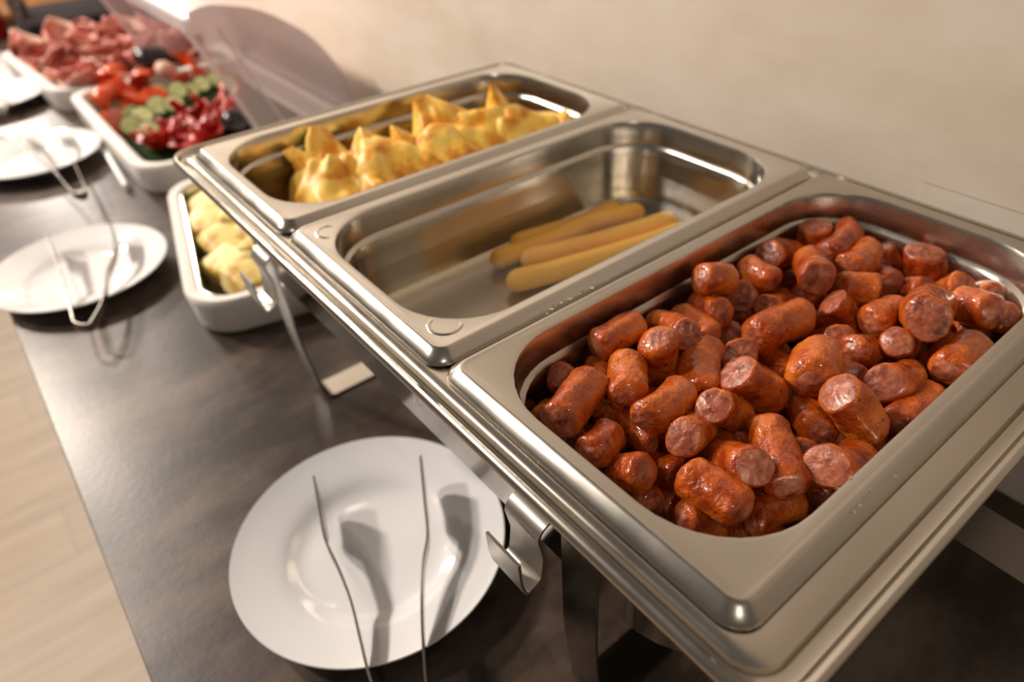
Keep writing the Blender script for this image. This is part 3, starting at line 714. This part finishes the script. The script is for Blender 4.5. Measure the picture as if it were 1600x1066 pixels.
# ================================================================== WHITE SERVING DISHES
def dish(name, loc, rz, L, W, H, label, cat, wall=.013, rad=.04, liner=False):
    root = empty(name, loc, rz); tag(root, label, cat, 'white rectangular serving dishes along the counter')
    a, b = W / 2, L / 2
    P = [(.012, 0), (.006, .001), (.003, .006), (.0, H * .8), (-.001, H - .003), (.001, H), (wall * .7, H), (wall, H - .0015), (wall + .001, H - .005), (wall + .004, .010), (wall + .012, .006), (wall + .03, .006)]
    rings = [rrect(-a + i, a - i, -b + i, b - i, max(rad - i * .8, .01), z, 8) for i, z in P]
    smooth(obj('dish_body', loft(rings, True, True), [M_dish], root), 50)
    if liner:
        P = [(wall + .0005, H - .004), (wall + .004, H - .003), (wall + .0045, H - .006), (wall + .008, .011), (wall + .016, .0075), (wall + .035, .0072)]
        rings = [rrect(-a + i, a - i, -b + i, b - i, max(rad - i * .8, .01), z, 8) for i, z in P]
        smooth(obj('inner_tray', loft(rings, False, True), [M_pan], root), 50)
    return root
W2L = lambda root, p: Matrix.Rotation(-root.rotation_euler.z, 3, 'Z') @ (Vector(p) - root.location)
egg_rz = math.radians(-13.5)
# near left corner of the dish around (-.036, .062)
ec = Vector((-.038, .060, ZC)) + Matrix.Rotation(egg_rz, 3, 'Z') @ Vector((.1325, .165, 0))
egg = dish('serving_dish', ec, egg_rz, .33, .265, .045, 'white serving dish of yellow omelette pieces partly under the chafing dish', 'serving dish', .012, .045, True)
veg = dish('serving_dish', (.184, .670, ZC), 0, .46, .325, .045, 'white rectangular dish of tomatoes, cucumber and red pepper under a clear cover', 'serving dish', .016, .05)
meat = dish('serving_dish', (.150, 1.123, ZC), math.radians(5), .40, .325, .045, 'white rectangular dish of folded cold cuts beyond the vegetables', 'serving dish', .016, .05)

def chunk(name, loc, size, rot, mt, sd, rnd_=.35, amp=.12, sub=3):
    rn = random.Random(sd); bm = bmesh.new(); bmesh.ops.create_icosphere(bm, subdivisions=sub, radius=1); off = Vector((rn.uniform(0, 40),) * 3)
    for v in bm.verts:
        c = v.co; p = Vector([math.copysign(abs(q) ** rnd_, q) for q in c]); p = p / max(1, p.length * .62)
        p *= 1 + amp * noise.noise(c * 2.2 + off); v.co = Vector((p.x * size[0], p.y * size[1], p.z * size[2]))
    o = smooth(obj(name, bm, [mt]), 60); o.location = loc; o.rotation_euler = rot; return o
rn = random.Random(4)
eg = [(-.020 + .05, .33, .02), (.050, .27, .018)]
k = 0
ROT = Matrix.Rotation(egg_rz, 3, 'Z')
zg = ZC + .022
for (lx, ly, lz, sx, sy, szz, ra) in ((-.075, .10, .012, .030, .036, .014, .2), (-.082, .045, .012, .026, .030, .015, .8), (-.035, .085, .014, .030, .03, .015, .4), (-.050, .03, .016, .025, .024, .014, 1.2),
        (-.070, -.012, .012, .024, .03, .014, .1), (-.035, -.012, .020, .024, .020, .015, .6), (-.074, -.062, .012, .022, .030, .014, .3), (-.036, -.058, .018, .024, .020, .016, .9),
        (-.062, -.105, .012, .020, .024, .014, .2), (-.022, -.100, .014, .025, .020, .014, .7), (.012, -.06, .014, .025, .022, .014, .3), (.015, -.108, .013, .022, .02, .014, 1.1), (.02, .02, .014, .03, .03, .014, .5), (.02, .09, .014, .03, .03, .014, .2)):
    p = ec + ROT @ Vector((lx - .006, ly, lz + .014)); k += 1; sx *= 1.15; sy *= 1.12; szz *= 1.1
    o = chunk('omelette_piece', p, (sx, sy, szz), (rn.uniform(-.25, .25), rn.uniform(-.25, .25), ra), M_egg, k)
    tag(o, 'pale yellow omelette piece with browned edges in the dish beside the chafing dish', 'omelette', 'omelette pieces in the white dish')

# vegetables
def wedge(name, loc, R, rot, mt, sd):
    bm = bmesh.new(); nu, nv = 10, 8; rings = []
    for i in range(nu + 1):
        lat = -PI / 2 + PI * i / nu; ring = []
        for j in range(nv + 1):
            lon = math.radians(-40 + 80 * j / nv); ring.append(Vector((R * math.cos(lat) * math.cos(lon), R * math.cos(lat) * math.sin(lon), R * .95 * math.sin(lat))))
        ring.append(Vector((R * .08 * math.cos(lat), 0, R * .95 * math.sin(lat)))); rings.append(ring)
    bm = loft(rings, False, False); bmesh.ops.remove_doubles(bm, verts=bm.verts, dist=1e-6)
    o = smooth(obj(name, bm, [mt]), 35); o.location = loc; o.rotation_euler = rot; return o
rn = random.Random(8)
tom_me = None
def put(me_src, name, loc, rot, sc_=1):
    o = bpy.data.objects.new(name, me_src.data); C.objects.link(o); o.location = loc; o.rotation_euler = rot; o.scale = (sc_,) * 3; return o
zt = ZC + .036
tspots = [(158, 145), (172, 148), (186, 138), (200, 182), (218, 156), (152, 128), (228, 132), (243, 128), (172, 130), (160, 135), (180, 120), (195, 150), (165, 158), (210, 128), (205, 168), (235, 140), (180, 172), (225, 118), (250, 118), (240, 158), (215, 145), (285, 105), (310, 100), (330, 112), (300, 118), (345, 98), (275, 122), (360, 110), (192, 190)]
for i, (px, py) in enumerate(tspots):
    p = at(px, py, zt + rn.uniform(-.006, .008)); rot = (rn.uniform(0, 6), rn.uniform(0, 6), rn.uniform(0, 6))
    if tom_me is None: o = tom_me = wedge('tomato_wedge', p, .029, rot, M_tomato, 0)
    else: o = put(tom_me, 'tomato_wedge', p, rot, rn.uniform(.8, 1.05))
    tag(o, 'red tomato wedge in the far left part of the vegetable dish' if px < 262 else 'red tomato wedge along the back of the vegetable dish', 'tomato', 'tomato wedges at the left of the vegetable dish' if px < 262 else 'tomato wedges at the back of the vegetable dish')
for k2, (px, py) in enumerate([(170, 140), (200, 135), (225, 140), (190, 160), (215, 160)]):      # lower layer
    o = put(tom_me, 'tomato_wedge', at(px, py, zt - .016), (rn.uniform(0, 6), 1, 2), 1.0); tag(o, 'red tomato wedge in the far left part of the vegetable dish', 'tomato', 'tomato wedges at the left of the vegetable dish')
cm = None
cs_ = [(222, 183, .15), (272, 163, .25), (206, 197, .4), (247, 166, .3), (207, 180, .5), (278, 142, .35), (249, 144, .5), (316, 132, .3), (296, 144, .3), (357, 130, .3), (232, 203, .3), (336, 126, .3)]
for i, (px, py, tl) in enumerate(cs_):
    p = at(px, py, zt + .004 + (.004 if i in (0, 1, 5) else -.002)); rot = (-.5 + rn.uniform(-.25, .25), -.35 + rn.uniform(-.2, .2), rn.uniform(0, 6)); rot = (tl + .40, -.15, 0)
    if cm is None:
        n = 28; ring = lambda r, z: [Vector((r * math.cos(2 * PI * k / n), r * math.sin(2 * PI * k / n), z)) for k in range(n)]
        o = cm = smooth(obj('cucumber_slice', loft([ring(.0195, -.0034), ring(.0200, 0), ring(.0195, .0034)], True, True), [M_peel]), 40)
        cf_ = obj('flesh', loft([ring(.0170, -.0037), ring(.0170, .0037)], True, True), [M_cuke]); cf_.parent = cm
    else:
        o = put(cm, 'cucumber_slice', p, rot, (.98 if i in (3,) else rn.uniform(.80, .92))); f = bpy.data.objects.new('flesh', cf_.data); C.objects.link(f); f.parent = o
    o.location = p; o.rotation_euler = rot
    tag(o, 'pale green cucumber slice with dark peel in the middle row of the vegetable dish', 'cucumber', 'cucumber slices across the vegetable dish')
def curved_strip(name, p, R, arc, wd, th, rot, mt):
    rings = []
    for k in range(13):
        a = -arc / 2 + arc * k / 12; c = Vector((R * math.sin(a), R * (1 - math.cos(a)), 0)); nn = Vector((-math.sin(a), math.cos(a), 0)); e = max(.25, math.sin(PI * (k + .5) / 13)) ** .5
        w_ = Vector((0, 0, wd * e / 2)); rings.append([c + w_, c + nn * th + w_ * .6, c + nn * th - w_ * .6, c - w_, c - nn * th * .3])
    o = smooth(obj(name, loft(rings, True, True), [mt]), 60); o.location = p; o.rotation_euler = rot; return o
ps = [(246, 220), (258, 226), (274, 224), (240, 212), (298, 226), (262, 212), (290, 205), (318, 178), (348, 205), (272, 200), (335, 175), (265, 205), (285, 212), (300, 195), (320, 185), (255, 218), (310, 205), (335, 200), (300, 175), (325, 165), (345, 178), (280, 195), (340, 160), (355, 195), (290, 218), (270, 222), (315, 215), (365, 160), (330, 215)]
pm = None
for i, (px, py) in enumerate(ps):
    p = at(px, py, zt + rn.uniform(-.008, .006)); rot = (rn.uniform(-.6, .6) + 1.2, rn.uniform(-.4, .4), rn.uniform(.2, .9))
    if pm is None: o = pm = curved_strip('pepper_strip', p, .046, 1.8, .024, .0035, rot, M_pepper)
    else: o = put(pm, 'pepper_strip', p, rot, rn.uniform(.8, 1.1))
    tag(o, 'glossy deep red pepper strip at the near end of the vegetable dish', 'pepper', 'red pepper strips in the vegetable dish')
o = chunk('pepper_piece', at(178, 117, zt + .012), (.012, .010, .008), (.3, .2, .4), M_yel, 71); tag(o, 'small yellow piece on top of the tomatoes in the far left of the vegetable dish', 'pepper')
o = chunk('radish', at(258, 108, zt + .016), (.017, .016, .014), (.3, .2, .4), M_radish, 72, .8); tag(o, 'pale pinkish radish among the tomatoes in the vegetable dish', 'radish')
o = chunk('black_olive', at(370, 190, zt + .012), (.024, .022, .020), (.1, .2, .4), M_olive, 73, .9, .05); tag(o, 'big shiny black olive at the near right end of the vegetable dish', 'olive')
o = chunk('black_olive', at(238, 90, zt + .028), (.036, .028, .022), (.1, .2, .4), M_olive, 74, .9, .08); tag(o, 'dark round olive heap piece between the cold cuts and the tomatoes', 'olive')
for lx, ly in ((.05, .50), (.12, .56), (.1, .85), (.2, .6), (.28, .75)): pass
bm = box(.055, .31, .485, .855, ZC + .0080, ZC + .024, .004)
o = smooth(obj('lettuce_bed', bm, [M_bed])); tag(o, 'dark green leaf bed under the vegetables', 'lettuce', kind='stuff')

# cold cuts
def ham(loc, rot, s, sd):
    rn_ = random.Random(sd); bm = bmesh.new(); nu, nv = 20, 8; off = Vector((rn_.uniform(0, 30), 0, 0)); g = []
    for i in range(nu + 1):
        row = []
        for j in range(nv + 1):
            u = i / nu; v = j / nv - .5; f = math.sin(u * PI * 2.5)
            p = Vector(((u - .5) * .055 + .01 * math.cos(u * PI * 2.5), v * .05 * (1 - .35 * (2 * u - 1) ** 2), .011 * f * (1 - abs(v)) + .006 * noise.noise(Vector((u * 3, v * 3, 0)) + off)))
            row.append(bm.verts.new(p * s))
        g.append(row)
    for i in range(nu):
        for j in range(nv): bm.faces.new((g[i][j], g[i + 1][j], g[i + 1][j + 1], g[i][j + 1]))
    o = smooth(obj('ham_slice', bm, [M_ham]), 80); o.location = loc; o.rotation_euler = rot
    md = o.modifiers.new('t', 'SOLIDIFY'); md.thickness = .0016
    return o
hm = [ham((0, 0, 0), (0, 0, 0), 1, k) for k in range(4)]
k = 0
mr = math.radians(5)
for i in range(11):
    for j in range(4):
        lx = -.092 + j * .066 + rn.uniform(-.010, .010); ly = -.158 + i * .0315 + rn.uniform(-.01, .01)
        p = meat.location + Matrix.Rotation(mr, 3, 'Z') @ Vector((lx, ly, .040 + .010 * math.cos(lx * 9) + rn.uniform(-.004, .008)))
        rot = (rn.uniform(-.7, .7), rn.uniform(-.6, .6), rn.uniform(0, 6))
        if k < 4: o = hm[k]; o.location = p; o.rotation_euler = rot; o.scale = (1.6,) * 3
        else:
            o = bpy.data.objects.new('ham_slice', hm[k % 4].data); C.objects.link(o); o.location = p; o.rotation_euler = rot; o.scale = (1.6,) * 3
            md = o.modifiers.new('t', 'SOLIDIFY'); md.thickness = .0016
        k += 1
        tag(o, 'folded pink slice of ham or salami in the cold cuts dish', 'ham slice', 'folded cold cuts in the far white dish')
o = smooth(obj('cold_cut_base', loft([[Vector((v.x, v.y, v.z)) for v in rrect(-.13, .13, -.165, .165, .04, z)] for z in (.0085, .028)], True, True), [M_ham], None))
o.location = meat.location; o.rotation_euler = (0, 0, mr); tag(o, 'layer of cold cuts under the folded slices', 'ham slice', kind='stuff')

# ================================================================== CLEAR COVER
prof = fillet([(.195, -.172), (.170, -.100), (.128, .004), (.165, .016), (.235, .000), (.300, -.045), (.340, -.105), (.350, -.172)], .03, 6)
cx0 = Vector((.26, .42, -.172))
th = .003
def cover_sheet(prf, y0, y1):
    return strip(prf, y0, y1, th)
cv = empty('plastic_cover', (.27, .70, -.172)); tag(cv, 'clear plastic food cover tilted open behind the vegetable dish against the wall', 'cover')
under(smooth(obj('hood', cover_sheet(prof[8:], .425, 1.0), [M_clear]), 50), cv)
for y in (.425, 1.0):
    bm = bmesh.new(); a = [bm.verts.new((x, y, z)) for x, z in prof]; bm.faces.new(a)
    r = bmesh.ops.extrude_face_region(bm, geom=bm.faces[:]); bmesh.ops.translate(bm, vec=(0, .003, 0), verts=[v for v in r['geom'] if isinstance(v, bmesh.types.BMVert)])
    bmesh.ops.recalc_face_normals(bm, faces=bm.faces)
    under(smooth(obj('end_panel', bm, [M_clear]), 50), cv)
    fp = [(x, z) for x, z in prof[:len(prof) // 3]]
    under(smooth(obj('flange', strip(fp, y - .014, y + .004, .005), [M_edge]), 50), cv)
    under(smooth(obj('rib', strip([(x + .040 + .06 * max(0, -z - .1), z) for x, z in fp if z < -.012], y - .003, y + .006, .003), [M_edge]), 50), cv)

# ================================================================== FAR OBJECTS
o = smooth(obj('slate_board', box(.06, .34, 1.50, 1.74, ZC, ZC + .05, .01), [M_dark])); tag(o, 'low dark box standing behind the cold cuts', 'box')
o = smooth(obj('bread_board', box(.03, .36, 1.80, 2.5, ZC, ZC + .03, .008), [M_wood])); tag(o, 'brown wooden board at the far end beyond the dark box', 'board')
def lathe(name, P, mt, loc, rot=(0, 0, 0), ns=36, parent=None):
    rings = [[Vector((max(r, .0005) * math.cos(2 * PI * k / ns), max(r, .0005) * math.sin(2 * PI * k / ns), z)) for k in range(ns)] for r, z in P]
    o = smooth(obj(name, loft(rings, True, True), [mt], parent), 45); o.location = loc; o.rotation_euler = rot; return o
jr = empty('sauce_bottle', (.005, 1.66, ZC)); tag(jr, 'dark red sauce bottle at the top left edge beyond the cold cuts', 'bottle')
lathe('bottle_body', [(0, 0), (.026, 0), (.028, .004), (.028, .10), (.024, .115), (.012, .135), (.012, .15), (0, .15)], M_red, (0, 0, 0), parent=jr)
lathe('cap', [(0, .15), (.013, .15), (.013, .168), (0, .17)], M_dark, (0, 0, 0), parent=jr)
pmill = empty('pepper_mill', (.068, 1.60, ZC)); tag(pmill, 'silver pepper mill beside the red bottle, top left', 'pepper mill')
lathe('mill_body', [(0, 0), (.024, 0), (.025, .006), (.018, .02), (.016, .05), (.020, .075), (.021, .09), (0, .092)], M_side, (0, 0, 0), parent=pmill)
lathe('mill_head', [(0, .092), (.018, .093), (.020, .102), (.015, .118), (.006, .124), (0, .125)], M_side, (0, 0, 0), parent=pmill)
o = smooth(obj('steel_rest', box(-.004, .004, -.10, .10, 0, .012, .003), [M_dish])); o.location = (.014, .600, ZC); o.rotation_euler = (0, 0, math.radians(-4))
tag(o, 'narrow pale strip lying on the counter left of the vegetable dish', 'strip')

# ------------------------------------------------------------------ labels that tell alike things apart by their place
ORD = ['first', 'second', 'third', 'fourth', 'fifth', 'sixth', 'seventh', 'eighth', 'ninth', 'tenth', 'eleventh', 'twelfth', 'thirteenth', 'fourteenth']
bpy.context.view_layer.update()
def px(o):
    d = o.matrix_world.translation - CAM; return 800 + FPX * d.dot(RX) / d.dot(FW)
def order(group, fmt):
    os_ = sorted([o for o in bpy.data.objects if o.get('group') == group], key=px)
    for i, o in enumerate(os_):
        if i < len(ORD): o['label'] = fmt % ORD[i]
order('cucumber slices across the vegetable dish', 'pale green cucumber slice with dark peel, %s from the left in the vegetable dish')
order('tomato wedges at the back of the vegetable dish', 'red tomato wedge, %s from the left along the back of the vegetable dish')
order('omelette pieces in the white dish', 'pale yellow browned omelette piece, %s from the left in its white dish')
